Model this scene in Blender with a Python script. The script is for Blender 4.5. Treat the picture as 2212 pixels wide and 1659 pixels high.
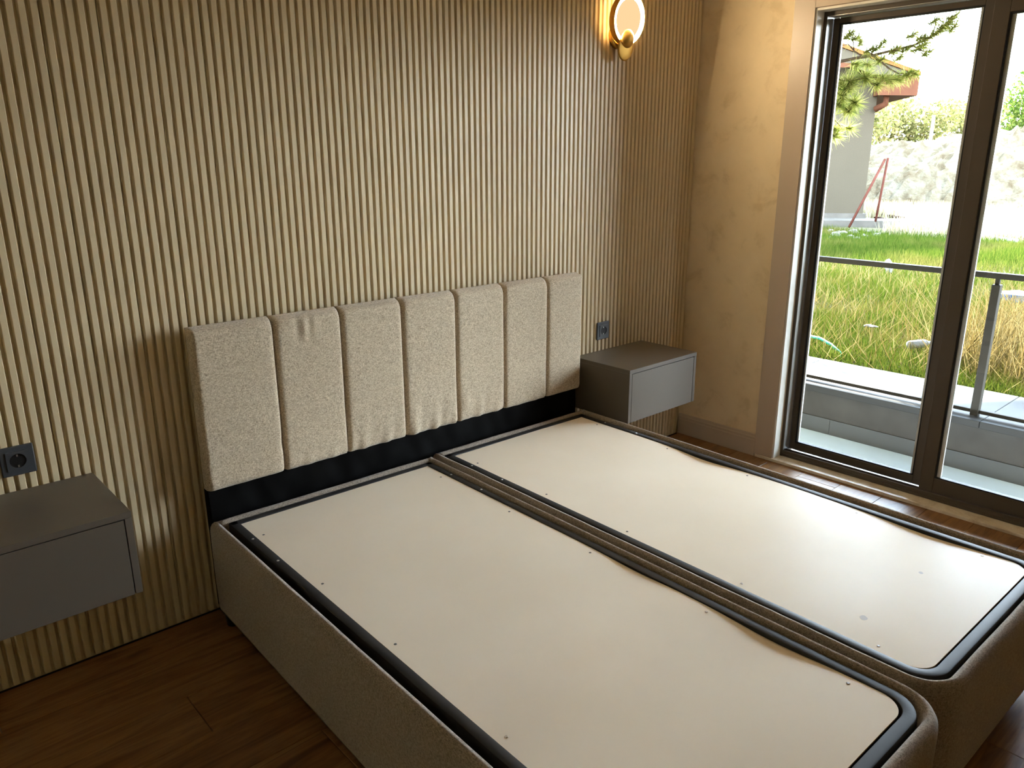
import bpy, bmesh, math, random
import numpy as np
from mathutils import Vector, Matrix
random.seed(7); rng = np.random.default_rng(7)
for o in list(bpy.data.objects): bpy.data.objects.remove(o)
scene = bpy.context.scene
COL = scene.collection

# ------------------------------------------------------------------ camera
F_PX, PPX, PPY = 1670.65, 1106.0, 829.5
CAM = Vector((-0.8087, -2.4166, 1.4914))
RT = Vector((0.74115722, -0.67132616, -0.00267718))
UP = Vector((0.19127429, 0.20734463, 0.95938644))
FW = Vector((0.64350612, 0.71156826, -0.2820824))
cam_d = bpy.data.cameras.new('camera'); cam = bpy.data.objects.new('camera', cam_d); COL.objects.link(cam)
cam_d.sensor_width = 36; cam_d.lens = 36 * F_PX / 2212; cam_d.clip_start = 0.02; cam_d.clip_end = 500
cam.matrix_world = Matrix(((RT.x, UP.x, -FW.x, CAM.x), (RT.y, UP.y, -FW.y, CAM.y), (RT.z, UP.z, -FW.z, CAM.z), (0, 0, 0, 1)))
scene.camera = cam
def ray_at(u, v, x):            # the point of a photo pixel's sight line on the plane at depth x
    d = RT * ((u - PPX) / F_PX) + UP * (-(v - PPY) / F_PX) + FW
    return CAM + d * ((x - CAM.x) / d.x)

# ------------------------------------------------------------------ world, sun, exposure
scene.view_settings.view_transform = 'Standard'; scene.view_settings.look = 'None'
scene.view_settings.exposure = 0.68; scene.view_settings.gamma = 1.0; scene.view_settings.use_curve_mapping = False
SKY = 32.0; SUN = 85.0
w = bpy.data.worlds.new('world'); scene.world = w; w.use_nodes = True
nt = w.node_tree; nt.nodes.clear()
out = nt.nodes.new('ShaderNodeOutputWorld'); bg = nt.nodes.new('ShaderNodeBackground')
tc = nt.nodes.new('ShaderNodeTexCoord'); sx = nt.nodes.new('ShaderNodeSeparateXYZ'); rp = nt.nodes.new('ShaderNodeValToRGB')
nt.links.new(tc.outputs['Generated'], sx.inputs[0]); nt.links.new(sx.outputs['Z'], rp.inputs[0])
rp.color_ramp.elements[0].position = 0.0; rp.color_ramp.elements[0].color = (0.83, 0.91, 1.0, 1)
rp.color_ramp.elements[1].position = 0.7; rp.color_ramp.elements[1].color = (0.55, 0.75, 1.0, 1)
nt.links.new(rp.outputs[0], bg.inputs[0]); bg.inputs[1].default_value = SKY; nt.links.new(bg.outputs[0], out.inputs[0])
sun_d = bpy.data.lights.new('sun', 'SUN'); sun_d.energy = SUN; sun_d.angle = math.radians(0.6); sun_d.color = (1.0, 0.94, 0.82)
sun = bpy.data.objects.new('sun', sun_d); COL.objects.link(sun)
sun.rotation_euler = Vector((-0.62, -0.55, -0.55)).to_track_quat('-Z', 'Y').to_euler(); sun.location = (6, 8, 9)

# ------------------------------------------------------------------ materials
class NB:
    def __init__(s, name):
        s.m = bpy.data.materials.new(name); s.m.use_nodes = True; s.t = s.m.node_tree; s.t.nodes.clear()
        s.out = s.n('ShaderNodeOutputMaterial')
    def n(s, t, **kw):
        x = s.t.nodes.new(t)
        for k, v in kw.items(): setattr(x, k, v)
        return x
    def l(s, a, b): s.t.links.new(a, b)
    def bsdf(s, rough=.5, spec=.5, metal=0):
        b = s.n('ShaderNodeBsdfPrincipled'); b.inputs['Roughness'].default_value = rough
        b.inputs['Specular IOR Level'].default_value = spec; b.inputs['Metallic'].default_value = metal
        s.l(b.outputs[0], s.out.inputs[0]); return b
    def coords(s, kind='Object', scale=(1, 1, 1), rnd=False):
        c = s.n('ShaderNodeTexCoord'); mp = s.n('ShaderNodeMapping'); mp.inputs['Scale'].default_value = scale
        s.l(c.outputs[kind], mp.inputs['Vector'])
        if rnd:
            oi = s.n('ShaderNodeObjectInfo'); mu = s.n('ShaderNodeMath', operation='MULTIPLY'); mu.inputs[1].default_value = 57.0
            s.l(oi.outputs['Random'], mu.inputs[0]); s.l(mu.outputs[0], mp.inputs['Location'])
        return mp.outputs[0]
    def world(s, scale=(1, 1, 1)):
        g = s.n('ShaderNodeNewGeometry'); mp = s.n('ShaderNodeMapping'); mp.inputs['Scale'].default_value = scale
        s.l(g.outputs['Position'], mp.inputs['Vector']); return mp.outputs[0]
    def noise(s, vec, scale, detail=4, rough=.55, dist=0):
        x = s.n('ShaderNodeTexNoise'); x.inputs['Scale'].default_value = scale; x.inputs['Detail'].default_value = detail
        x.inputs['Roughness'].default_value = rough; x.inputs['Distortion'].default_value = dist; s.l(vec, x.inputs['Vector']); return x.outputs['Fac']
    def ramp(s, fac, stops):
        r = s.n('ShaderNodeValToRGB'); e = r.color_ramp.elements
        while len(e) < len(stops): e.new(.5)
        for i, (p, c) in enumerate(stops): e[i].position = p; e[i].color = (*c, 1)
        s.l(fac, r.inputs[0]); return r.outputs[0]
    def mix(s, fac, a, b, mode='MIX'):
        x = s.n('ShaderNodeMixRGB', blend_type=mode)
        for v, i in ((fac, 0), (a, 1), (b, 2)):
            if isinstance(v, (int, float)): x.inputs[i].default_value = v
            elif isinstance(v, tuple): x.inputs[i].default_value = (*v, 1)
            else: s.l(v, x.inputs[i])
        return x.outputs[0]
    def bump(s, h, b, strength=.2, dist=.002):
        x = s.n('ShaderNodeBump'); x.inputs['Strength'].default_value = strength; x.inputs['Distance'].default_value = dist
        s.l(h, x.inputs['Height']); s.l(x.outputs[0], b.inputs['Normal'])
def sr(r, g, b):                # sRGB 0-255 to linear
    f = lambda c: (c / 255 / 12.92) if c / 255 <= .04045 else ((c / 255 + .055) / 1.055) ** 2.4
    return (f(r), f(g), f(b))
def plain(name, col, rough=.5, spec=.5, metal=0, var=.06, vs=6, bump=0, bs=200):
    m = NB(name); b = m.bsdf(rough, spec, metal); v = m.world()
    n = m.noise(v, vs)
    lo = tuple(c * (1 - var) for c in col); hi = tuple(min(1, c * (1 + var)) for c in col)
    m.l(m.ramp(n, [(.3, lo), (.7, hi)]), b.inputs['Base Color'])
    if bump: m.bump(m.noise(v, bs, 2), b, bump, .001)
    return m.m
M = {}
M['slat'] = plain('slat_paint', sr(204, 186, 150), .42, .4, var=.03, vs=3)
M['ceiling'] = plain('ceiling_paint', sr(235, 228, 215), .9, .2)
M['trim'] = plain('casing_paint', sr(182, 165, 146), .38, .45, var=.02)
M['jamb'] = plain('white_jamb', sr(226, 222, 210), .4, .4, var=.02)
M['frame'] = plain('anthracite_aluminium', sr(80, 72, 63), .45, .22, var=.03)
M['gasket'] = plain('rubber_gasket', (.008, .008, .01), .6, .3)
M['track'] = plain('silver_lit_edge', sr(190, 190, 186), .35, .5, .6)  # pale tone, also stands in for daylight on frame and bead edges
M['rail_black'] = plain('black_coated_steel', (.026, .026, .027), .5, .16, var=.15, vs=12)
M['black_cloth'] = plain('black_lining_cloth', (.0040, .0038, .0036), .6, .03, var=.2, vs=20)
M['socket'] = plain('charcoal_plastic', sr(58, 60, 63), .32, .5, var=.02)
M['hole'] = plain('black_plastic', (.004, .004, .004), .5, .3)
M['steel'] = plain('zinc_steel', (.55, .54, .52), .3, .5, 1)
M['gold'] = plain('brushed_gold', sr(196, 156, 80), .48, .5, 1, var=.08, vs=30)
M['cab'] = plain('taupe_lacquer', sr(93, 84, 73), .34, .5, var=.02)
M['concrete'] = plain('balcony_plaster', sr(108, 105, 100), .9, .2, var=.15, vs=9, bump=.3, bs=120)
M['tile'] = plain('balcony_tile', sr(124, 126, 124), .5, .4, var=.06, vs=5)
M['balc'] = plain('balcony_floor_tile', sr(184, 200, 210), .5, .1, var=.05, vs=4)
M['coping'] = plain('pale_marble', sr(88, 88, 86), .45, .4, var=.05, vs=7)
M['railing'] = plain('grey_painted_steel', sr(92, 88, 80), .5, .1, var=.08, vs=14)
M['render'] = plain('grey_render', sr(54, 48, 39), .95, .0, var=.05, vs=1.5)
M['redwood'] = plain('brown_red_fascia', sr(110, 68, 48), .7, .3, var=.1)
M['rooftile'] = plain('terracotta', sr(140, 90, 50), .8, .3, var=.2, vs=8)
M['rust'] = plain('rusty_iron', sr(98, 54, 42), .8, .3, var=.25, vs=14)
M['plinth'] = plain('old_plinth', sr(112, 104, 94), .95, .2, var=.2, vs=5)
M['stone'] = plain('field_stone', sr(130, 122, 110), .95, .2, var=.25, vs=6)
M['hose'] = plain('teal_hose', sr(20, 190, 170), .4, .5)
M['bluetarp'] = plain('blue_tarp', sr(60, 120, 210), .5, .4)
M['white_plastic'] = plain('white_plastic', sr(235, 238, 240), .4, .5)
M['bark'] = plain('pine_bark', sr(96, 78, 62), .9, .2, var=.3, vs=20)
M['pole'] = plain('concrete_pole', sr(214, 212, 206), .9, .2)
def leafmat(name, cols, trans=.35):
    m = NB(name); g = m.n('ShaderNodeNewGeometry')
    c = m.ramp(g.outputs['Random Per Island'], [((i + .5) / len(cols), c) for i, c in enumerate(cols)])
    d = m.n('ShaderNodeBsdfDiffuse'); t = m.n('ShaderNodeBsdfTranslucent'); x = m.n('ShaderNodeMixShader'); x.inputs[0].default_value = trans
    m.l(c, d.inputs[0]); m.l(c, t.inputs[0]); m.l(d.outputs[0], x.inputs[1]); m.l(t.outputs[0], x.inputs[2]); m.l(x.outputs[0], m.out.inputs[0])
    return m.m
M['needle'] = leafmat('pine_needles', [sr(96, 112, 44), sr(150, 154, 72), sr(186, 182, 110)], .5)
M['leaf_y'] = leafmat('yellowing_leaves', [sr(112, 112, 62), sr(150, 144, 84), sr(172, 158, 104)])
M['leaf_g'] = leafmat('green_leaves', [sr(74, 100, 40), sr(108, 128, 54), sr(140, 150, 76)])
def grassmat():
    m = NB('grass_blades'); g = m.n('ShaderNodeNewGeometry')
    green = m.ramp(g.outputs['Random Per Island'], [(0, sr(50, 74, 22)), (.5, sr(84, 104, 34)), (1, sr(118, 124, 50))])
    dry = m.ramp(g.outputs['Random Per Island'], [(0, sr(104, 98, 44)), (.5, sr(132, 120, 62)), (1, sr(154, 138, 84))])
    n = m.noise(m.world(), .55, 3)
    c = m.mix(m.ramp(n, [(.50, (0, 0, 0)), (.68, (1, 1, 1))]), green, dry)
    d = m.n('ShaderNodeBsdfDiffuse'); t = m.n('ShaderNodeBsdfTranslucent'); x = m.n('ShaderNodeMixShader'); x.inputs[0].default_value = .35
    m.l(c, d.inputs[0]); m.l(c, t.inputs[0]); m.l(d.outputs[0], x.inputs[1]); m.l(t.outputs[0], x.inputs[2]); m.l(x.outputs[0], m.out.inputs[0])
    return m.m
M['grass'] = grassmat()
M['straw_far'] = leafmat('bleached_straw', [sr(206, 186, 132), sr(226, 210, 166), sr(236, 224, 190)], .2)
M['straw'] = leafmat('dry_straw', [sr(130, 110, 62), sr(160, 140, 88), sr(180, 162, 112)], .25)
def groundmat():
    m = NB('meadow_soil'); b = m.bsdf(.95, .1); v = m.world()
    n1 = m.noise(v, .35, 5); n2 = m.noise(v, 6, 5)
    soil = m.ramp(n2, [(.3, sr(56, 48, 32)), (.7, sr(88, 76, 50))])
    gr = m.ramp(n2, [(.3, sr(44, 54, 26)), (.7, sr(74, 80, 42))])
    near = m.mix(m.ramp(n1, [(.42, (0, 0, 0)), (.55, (1, 1, 1))]), gr, soil)
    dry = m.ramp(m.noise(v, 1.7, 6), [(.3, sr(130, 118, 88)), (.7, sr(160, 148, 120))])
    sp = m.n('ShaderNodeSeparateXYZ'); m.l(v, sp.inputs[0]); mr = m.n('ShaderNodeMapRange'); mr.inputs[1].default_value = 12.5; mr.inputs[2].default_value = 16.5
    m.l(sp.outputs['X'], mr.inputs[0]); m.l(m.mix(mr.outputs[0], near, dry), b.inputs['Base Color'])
    m.bump(n2, b, .6, .05); return m.m
M['ground'] = groundmat()
def rubblemat():
    m = NB('rubble_earth'); b = m.bsdf(.95, .1); v = m.world()
    m.l(m.ramp(m.noise(v, 2.2, 8, .7), [(.3, sr(100, 80, 56)), (.5, sr(142, 128, 104)), (.7, sr(160, 150, 132))]), b.inputs['Base Color'])
    m.bump(m.noise(v, 5, 8, .7), b, 1, .12); return m.m
M['rubble'] = rubblemat()
def paper():
    m = NB('mottled_wallpaper'); b = m.bsdf(.7, .25); v = m.world()
    n = m.noise(v, 9, 5, .6, .4); n2 = m.noise(v, 2.2, 3)
    c = m.ramp(n, [(.30, sr(204, 182, 144)), (.46, sr(222, 202, 166)), (.7, sr(228, 208, 172))])
    m.l(m.mix(.25, c, m.ramp(n2, [(.3, sr(206, 186, 150)), (.7, sr(230, 210, 176))])), b.inputs['Base Color'])
    m.bump(m.noise(v, 260, 2), b, .12, .001); return m.m
M['paper'] = paper()
def wood():
    m = NB('oak_laminate'); b = m.bsdf(.42, .24); v = m.coords('Object', (1.2, 9, 9), True)
    n = m.noise(v, 1.6, 6, .6, 1.2); f = m.noise(m.coords('Object', (4, 90, 90), True), 1.5, 4, .6, .3)
    c = m.ramp(n, [(.28, sr(100, 69, 40)), (.45, sr(134, 97, 59)), (.58, sr(150, 112, 70)), (.72, sr(116, 83, 49))])
    c = m.mix(m.ramp(f, [(.35, (.25,) * 3), (.6, (0,) * 3)]), c, sr(66, 44, 24))
    oi = m.n('ShaderNodeObjectInfo'); m.l(m.mix(.35, c, m.mix(1, c, m.ramp(oi.outputs['Random'], [(0, (.6, .6, .6)), (1, (1.25, 1.2, 1.15))]), 'MULTIPLY')), b.inputs['Base Color'])
    m.bump(f, b, .12, .001); return m.m
M['wood'] = wood()
def fabric(name, lo, hi, sc=1.0):
    m = NB(name); b = m.bsdf(.92, .12); b.inputs['Sheen Weight'].default_value = .25; v = m.coords('Object')
    a = m.noise(m.coords('Object', (520 * sc, 520 * sc, 150 * sc)), 1, 3, .7); c = m.noise(m.coords('Object', (150 * sc, 150 * sc, 520 * sc)), 1, 3, .7)
    h = m.mix(.5, a, c); m.l(m.ramp(h, [(.38, lo), (.62, hi)]), b.inputs['Base Color'])
    m.bump(h, b, .55, .002); return m.m
M['fab'] = fabric('woven_beige_upholstery', sr(126, 111, 92), sr(214, 196, 168))
M['fab2'] = fabric('woven_taupe_upholstery', sr(98, 88, 76), sr(170, 156, 140))
def boardmat():
    m = NB('white_melamine'); b = m.bsdf(.3, .05); v = m.world()
    m.l(m.ramp(m.noise(v, 3, 4), [(.3, sr(237, 224, 203)), (.7, sr(242, 230, 210))]), b.inputs['Base Color'])
    sm = m.noise(m.world((1, 1, 1)), 5.5, 6, .65, .6)
    r = m.n('ShaderNodeMapRange'); r.inputs[1].default_value = .3; r.inputs[2].default_value = .7; r.inputs[3].default_value = .30; r.inputs[4].default_value = .36
    m.l(sm, r.inputs[0]); m.l(r.outputs[0], b.inputs['Roughness']); return m.m
M['board'] = boardmat()
M['boardedge'] = plain('raw_board_edge', sr(196, 160, 110), .8, .2)
M['stain'] = plain('grey_stain', sr(206, 198, 188), .4, .1)
def marble():
    m = NB('cream_marble'); b = m.bsdf(.3, .5); v = m.world()
    m.l(m.ramp(m.noise(v, 7, 7, .7, 1.5), [(.3, sr(190, 172, 142)), (.5, sr(222, 210, 188)), (.7, sr(232, 224, 206))]), b.inputs['Base Color']); return m.m
M['marble'] = marble()
def glass():
    m = NB('window_glass'); tr = m.n('ShaderNodeBsdfTransparent'); tr.inputs[0].default_value = (.93, .96, .95, 1)
    gl = m.n('ShaderNodeBsdfGlossy'); gl.inputs['Roughness'].default_value = .02; fr = m.n('ShaderNodeFresnel'); fr.inputs[0].default_value = 1.35
    x = m.n('ShaderNodeMixShader'); m.l(fr.outputs[0], x.inputs[0]); m.l(tr.outputs[0], x.inputs[1]); m.l(gl.outputs[0], x.inputs[2]); m.l(x.outputs[0], m.out.inputs[0])
    return m.m
M['glass'] = glass()
def emit(name, col, s):
    m = NB(name); e = m.n('ShaderNodeEmission'); e.inputs[0].default_value = (*col, 1); e.inputs[1].default_value = s; m.l(e.outputs[0], m.out.inputs[0]); return m.m
M['led'] = emit('warm_led_diffuser', (1.0, .78, .49), 340)
M['led_back'] = emit('warm_led_halo', (1.0, .60, .22), 20)
M['alabaster'] = emit('lit_alabaster', (.86, .58, .30), .75)

OUTDOOR = .29                                         # darkens outdoor colours in place of a lower exposure outside
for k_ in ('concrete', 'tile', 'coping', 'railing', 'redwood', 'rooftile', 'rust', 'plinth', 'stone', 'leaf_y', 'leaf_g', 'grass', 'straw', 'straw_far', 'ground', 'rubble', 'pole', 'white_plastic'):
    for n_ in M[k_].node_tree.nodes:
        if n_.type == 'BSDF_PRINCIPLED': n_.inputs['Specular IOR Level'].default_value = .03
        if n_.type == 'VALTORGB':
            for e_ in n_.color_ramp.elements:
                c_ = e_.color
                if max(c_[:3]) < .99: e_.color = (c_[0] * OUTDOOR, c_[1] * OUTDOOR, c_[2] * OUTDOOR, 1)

# ------------------------------------------------------------------ mesh helpers
def mesh_of(name, verts, faces, smooth=False):
    me = bpy.data.meshes.new(name); me.from_pydata([tuple(v) for v in verts], [], faces); me.update()
    if smooth:
        for p in me.polygons: p.use_smooth = True
    return me
def link(name, me, mat=None, parent=None, loc=None):
    o = bpy.data.objects.new(name, me); COL.objects.link(o)
    if me is not None and mat is not None and not me.materials: me.materials.append(M[mat] if isinstance(mat, str) else mat)
    if parent: o.parent = parent
    if loc is not None: o.location = loc
    return o
def tag(o, label=None, cat=None, group=None, kind=None):
    if label: o['label'] = label
    if cat: o['category'] = cat
    if group: o['group'] = group
    if kind: o['kind'] = kind
    return o
def thing(name, label, cat, loc=(0, 0, 0), group=None, kind=None):
    o = bpy.data.objects.new(name, None); COL.objects.link(o); o.location = loc; o.empty_display_size = .1
    return tag(o, label, cat, group, kind)
def bm_obj(name, bm, mat, parent=None, smooth=False, loc=None):
    me = bpy.data.meshes.new(name); bmesh.ops.recalc_face_normals(bm, faces=bm.faces); bm.to_mesh(me); bm.free()
    if smooth:
        for p in me.polygons: p.use_smooth = True
    return link(name, me, mat, parent, loc)
def bm_box(bm, lo, hi, bev=0, seg=2):
    r = bmesh.ops.create_cube(bm, size=1.0); vs = r['verts']
    for v in vs: v.co = Vector([lo[i] + (v.co[i] + .5) * (hi[i] - lo[i]) for i in range(3)])
    if bev:
        es = list({e for v in vs for e in v.link_edges})
        bmesh.ops.bevel(bm, geom=es, offset=bev, segments=seg, affect='EDGES', profile=.5)
def box(name, lo, hi, mat, parent=None, bev=0, seg=2):
    bm = bmesh.new(); bm_box(bm, lo, hi, bev, seg); return bm_obj(name, bm, mat, parent)
def tube_mesh(name, pts, rad, n=8, closed=False):
    pts = [Vector(p) for p in pts]; rad = rad if isinstance(rad, (list, tuple)) else [rad] * len(pts)
    vs, fs = [], []; up = Vector((0, 0, 1))
    for i, p in enumerate(pts):
        d = (pts[min(i + 1, len(pts) - 1)] - pts[max(i - 1, 0)]).normalized()
        a = d.cross(up if abs(d.z) < .9 else Vector((1, 0, 0))).normalized(); b = d.cross(a)
        for k in range(n): t = 2 * math.pi * k / n; vs.append(p + (a * math.cos(t) + b * math.sin(t)) * rad[i])
    for i in range(len(pts) - 1):
        for k in range(n): fs.append((i * n + k, i * n + (k + 1) % n, (i + 1) * n + (k + 1) % n, (i + 1) * n + k))
    fs.append(tuple(range(n))[::-1]); fs.append(tuple(range((len(pts) - 1) * n, len(pts) * n)))
    return mesh_of(name, vs, fs, True)
def tris_mesh(name, V, mat, parent=None):            # V: (n,3,3) separate triangles
    n = len(V); me = bpy.data.meshes.new(name)
    me.vertices.add(n * 3); me.vertices.foreach_set('co', V.reshape(-1).astype(np.float32))
    me.loops.add(n * 3); me.loops.foreach_set('vertex_index', np.arange(n * 3, dtype=np.int32))
    me.polygons.add(n); me.polygons.foreach_set('loop_start', np.arange(0, n * 3, 3, dtype=np.int32)); me.update(calc_edges=True)
    return link(name, me, mat, parent)

# ------------------------------------------------------------------ the room
XW, CEIL, XL, YB = 2.643, 2.65, -1.95, -3.9          # window wall, ceiling, left wall, wall behind the camera
OY0, OY1, OZ = -0.577, -2.02, 2.105                  # opening of the window
# floor of oak planks that run towards the window
fl = box('floor', (XL, YB, -.06), (2.66, .02, -.0105), 'hole'); tag(fl, 'brown oak laminate plank floor', kind='structure')
PW, PL = .19, 1.285
def plank_mesh(length):
    bm = bmesh.new(); bm_box(bm, (0, .0006, -.0105), (length - .0012, PW - .0006, 0), .0012, 1)
    me = bpy.data.meshes.new('plank'); bm.to_mesh(me); bm.free(); me.materials.append(M['wood']); return me
pm = plank_mesh(PL); cache = {}
y = -.577 + 3 * PW; k = 0
ys = [y - PW * i for i in range(22)]
for yi in ys:
    if yi > .0: y_lo = yi
    x = XL - [0, .47, .86, .21, .64, 1.05][k % 6]; k += 1
    while x < 2.64:
        a, b = max(x, XL), min(x + PL, 2.64)
        if b - a > .05 and yi - PW > YB - .15 and yi - PW < 0:
            L = round(b - a, 3)
            me = pm if abs(L - PL) < 1e-3 else cache.setdefault(L, plank_mesh(L))
            link('plank', me, None, fl, (a, yi - PW, 0))
        x += PL
ce = box('ceiling', (XL, YB, CEIL), (2.9, .1, CEIL + .1), 'ceiling'); tag(ce, kind='structure')
# fluted wall: panels of five slats
wb = box('wall_back', (XL, .019, -.05), (2.66, .12, CEIL), 'slat'); tag(wb, 'greige wall of narrow vertical fluted slats', kind='structure')
PT = .0276; SW = .0158; DEP = .0125
def slat_mesh():
    w2 = SW / 2; pr = [(-w2 - .0022, DEP), (-w2 - .0003, .0012), (-w2 + .0009, 0), (w2 - .0009, 0), (w2 + .0003, .0012), (w2 + .0022, DEP)]
    vs = [(x, y, z) for z in (.004, CEIL - .001) for x, y in pr]; n = len(pr)
    fs = [(i, i + 1, n + i + 1, n + i) for i in range(n - 1)] + [tuple(range(n))[::-1], tuple(range(n, 2 * n)), (0, n, 2 * n - 1, n - 1)]
    return mesh_of('slat', vs, fs)
sm = slat_mesh(); sm.materials.append(M['slat'])
x0 = -.2251 - SW - (PT - SW) / 2                       # a panel joint
pbm = bmesh.new(); bm_box(pbm, (.0006, DEP, .004), (5 * PT - .0006, .019, CEIL - .001)); pme = bpy.data.meshes.new('panel'); bmesh.ops.recalc_face_normals(pbm, faces=pbm.faces); pbm.to_mesh(pme); pbm.free(); pme.materials.append(M['slat'])
for j in range(-11, 22):
    px = x0 + j * 5 * PT
    if px + 5 * PT > XW:
        w_ = XW - px
        if w_ < PT: continue
        ns = int(w_ / PT); pn = box('panel', (0, DEP, .004), (w_ - .001, .019, CEIL - .001), 'slat', wb); pn.location = (px, 0, 0)
    else: pn = link('panel', pme, None, wb, (px, 0, 0)); ns = 5
    for i in range(ns): link('slat', sm, None, pn, ((i + .5) * PT, 0, 0))
# window wall
def wall_boxes(name, boxes, mat):
    bm = bmesh.new()
    for lo, hi in boxes: bm_box(bm, lo, hi)
    return tag(bm_obj(name, bm, mat), kind='structure')
wr = wall_boxes('wall_right', [((XW, OY0, -.05), (2.86, .12, CEIL)), ((XW, OY1, OZ), (2.86, OY0, CEIL)), ((XW, YB, -.05), (2.86, OY1, CEIL))], 'paper'); wr['label'] = 'mottled beige wallpaper wall beside the window'
wall_boxes('wall_left', [((XL - .1, YB, -.05), (XL, .12, CEIL))], 'paper')
wall_boxes('wall_front', [((XL - .1, YB - .1, -.05), (2.86, YB, CEIL))], 'paper')
def skirting(name, a, b, x):
    pr = [(0, 0), (-.016, 0), (-.016, .082), (-.013, .088), (-.013, .098), (-.009, .103), (-.0065, .112), (0, .114)]
    vs = [(x + u, yy, z + .0005) for yy in (a, b) for u, z in pr]; n = len(pr)
    fs = [(i, (i + 1) % n, n + (i + 1) % n, n + i) for i in range(n)] + [tuple(range(n))[::-1], tuple(range(n, 2 * n))]
    return tag(link(name, mesh_of(name, vs, fs), 'trim'), 'taupe moulded skirting board under the wallpaper', kind='structure')
skirting('baseboard_right', -.002, -.4815, XW)
tag(box('trim_1', (XW - .014, -.4825, .0152), (XW - .0002, OY0 - .001, 2.2), 'trim', None, .0015), 'taupe flat casing board beside the window', kind='structure')
tag(box('trim_2', (XW - .014, OY0 - .0015, OZ + .002), (XW - .0002, OY1 - .095, 2.2), 'trim', None, .0015), 'taupe flat casing board above the window', kind='structure')
tag(box('trim_3', (XW - .014, OY1 - .095, .0152), (XW - .0002, OY1 + .001, OZ + .0015), 'trim', None, .0015), kind='structure')
tag(box('trim_4', (2.626, OY1 - .09, -.0005), (2.79, -.4865, .015), 'marble', None, .002), 'cream marble threshold strip along the floor', kind='structure')
# white reveal linings of the opening
tag(box('trim_5', (XW - .006, OY0 - .0008, .0155), (2.6995, OY0 - .010, OZ - .0005), 'jamb'), 'white lining of the window reveal', kind='structure')
tag(box('trim_6', (XW - .006, OY0 - .0105, OZ - .010), (2.6995, OY1 + .011, OZ - .0008), 'jamb'), kind='structure')
# ---- sliding window
wn = thing('window_1', 'anthracite aluminium sliding balcony window with two tall panes', 'window', (2.70, OY0, .015), kind='structure')
del wn['category']
def wbox(name, lo, hi, mat, parent, bev=.0015):
    o = box(name, lo, hi, mat, None, bev, 1); o.parent = parent; o.matrix_parent_inverse = Matrix.Translation((-2.70, -OY0, -.015)); return o
F0, F1 = 2.70, 2.79
wbox('frame_jamb', (F0, OY0 - .010, .0155), (F1, OY0 - .0215, 2.0945), 'frame', wn)
wbox('frame_jamb', (F0, OY1 + .0215, .0155), (F1, OY1 + .010, 2.0945), 'frame', wn)
wbox('frame_head', (F0, OY1 + .022, 2.078), (F1, OY0 - .022, 2.0945), 'frame', wn)
wbox('frame_sill', (F0, OY1 + .022, .0155), (F1, OY0 - .022, .030), 'frame', wn)
wbox('frame_lip', (F0, OY1 + .022, .030), (F0 + .012, OY0 - .022, .048), 'frame', wn)
wbox('track', (F0 + .05, OY1 + .022, .030), (F0 + .053, OY0 - .022, .040), 'frame', wn, 0)
wbox('jamb_lit_strip', (F0 + .003, OY0 - .0217, .049), (F0 + .058, OY0 - .0245, 2.077), 'track', wn, 0)  # pale strip paints the skylight on the frame's inner side
wbox('head_liner', (F0 + .003, OY0 - .030, 2.0755), (F0 + .058, OY1 + .05, 2.0778), 'track', wn, 0)
def sash(y0, y1, xa, xb, st, label):
    s = thing('sash', None, None); s.parent = wn; s.matrix_parent_inverse = Matrix.Translation((-2.70, -OY0, -.015))
    def sb(n, lo, hi, m, bev=.0015): return box(n, lo, hi, m, s, bev, 1)
    z0, z1 = (.042, 2.074) if xa > 2.74 else (.0485, 2.074)
    rb, rt = .038 if xa > 2.74 else .066, .022 if xa > 2.74 else .066
    stl = .026 if xa > 2.74 else st
    sb('stile', (xa, y0 - stl, z0), (xb, y0, z1), 'frame'); sb('stile', (xa, y1, z0), (xb, y1 + st, z1), 'frame')
    sb('rail', (xa, y1 + st + .0003, z0), (xb, y0 - stl - .0003, z0 + rb), 'frame'); sb('rail', (xa, y1 + st + .0003, z1 - rt), (xb, y0 - stl - .0003, z1), 'frame')
    xm = (xa + xb) / 2; g = .006
    ya, yb, za, zb = y0 - stl - .0005, y1 + st + .0005, z0 + rb + .0005, z1 - rt - .0005
    for nm, lo, hi in (('gasket', (xa + .004, ya - g, za), (xb - .002, ya, zb)), ('gasket', (xa + .004, yb, za), (xb - .002, yb + g, zb)),
                       ('gasket', (xa + .004, yb + g, za), (xb - .002, ya - g, za + g)), ('gasket', (xa + .004, yb + g, zb - g), (xb - .002, ya - g, zb))):
        sb(nm, lo, hi, 'gasket', 0)
    for k in (0, 1): sb('spacer_lit_bead', (xm - .004, (ya - g - (.016 if xa < 2.74 else .008), yb + g)[k], za + g), (xm + .006, (ya - g, yb + g + .010)[k], zb - g), 'track', 0)  # widened on the sliding sash as its daylit glazing bead, light put into colour
    p = mesh_of('pane', [(xm - .006, yb + g, za + g), (xm - .006, ya - g, za + g), (xm - .006, ya - g, zb - g), (xm - .006, yb + g, zb - g)], [(0, 1, 2, 3)])
    link('pane', p, 'glass', s)
sash(OY0 - .0255, -1.262, 2.762, 2.789, .05, 'fixed')
sash(-1.259, OY1 + .0225, 2.713, 2.743, .0575, 'sliding')

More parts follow.
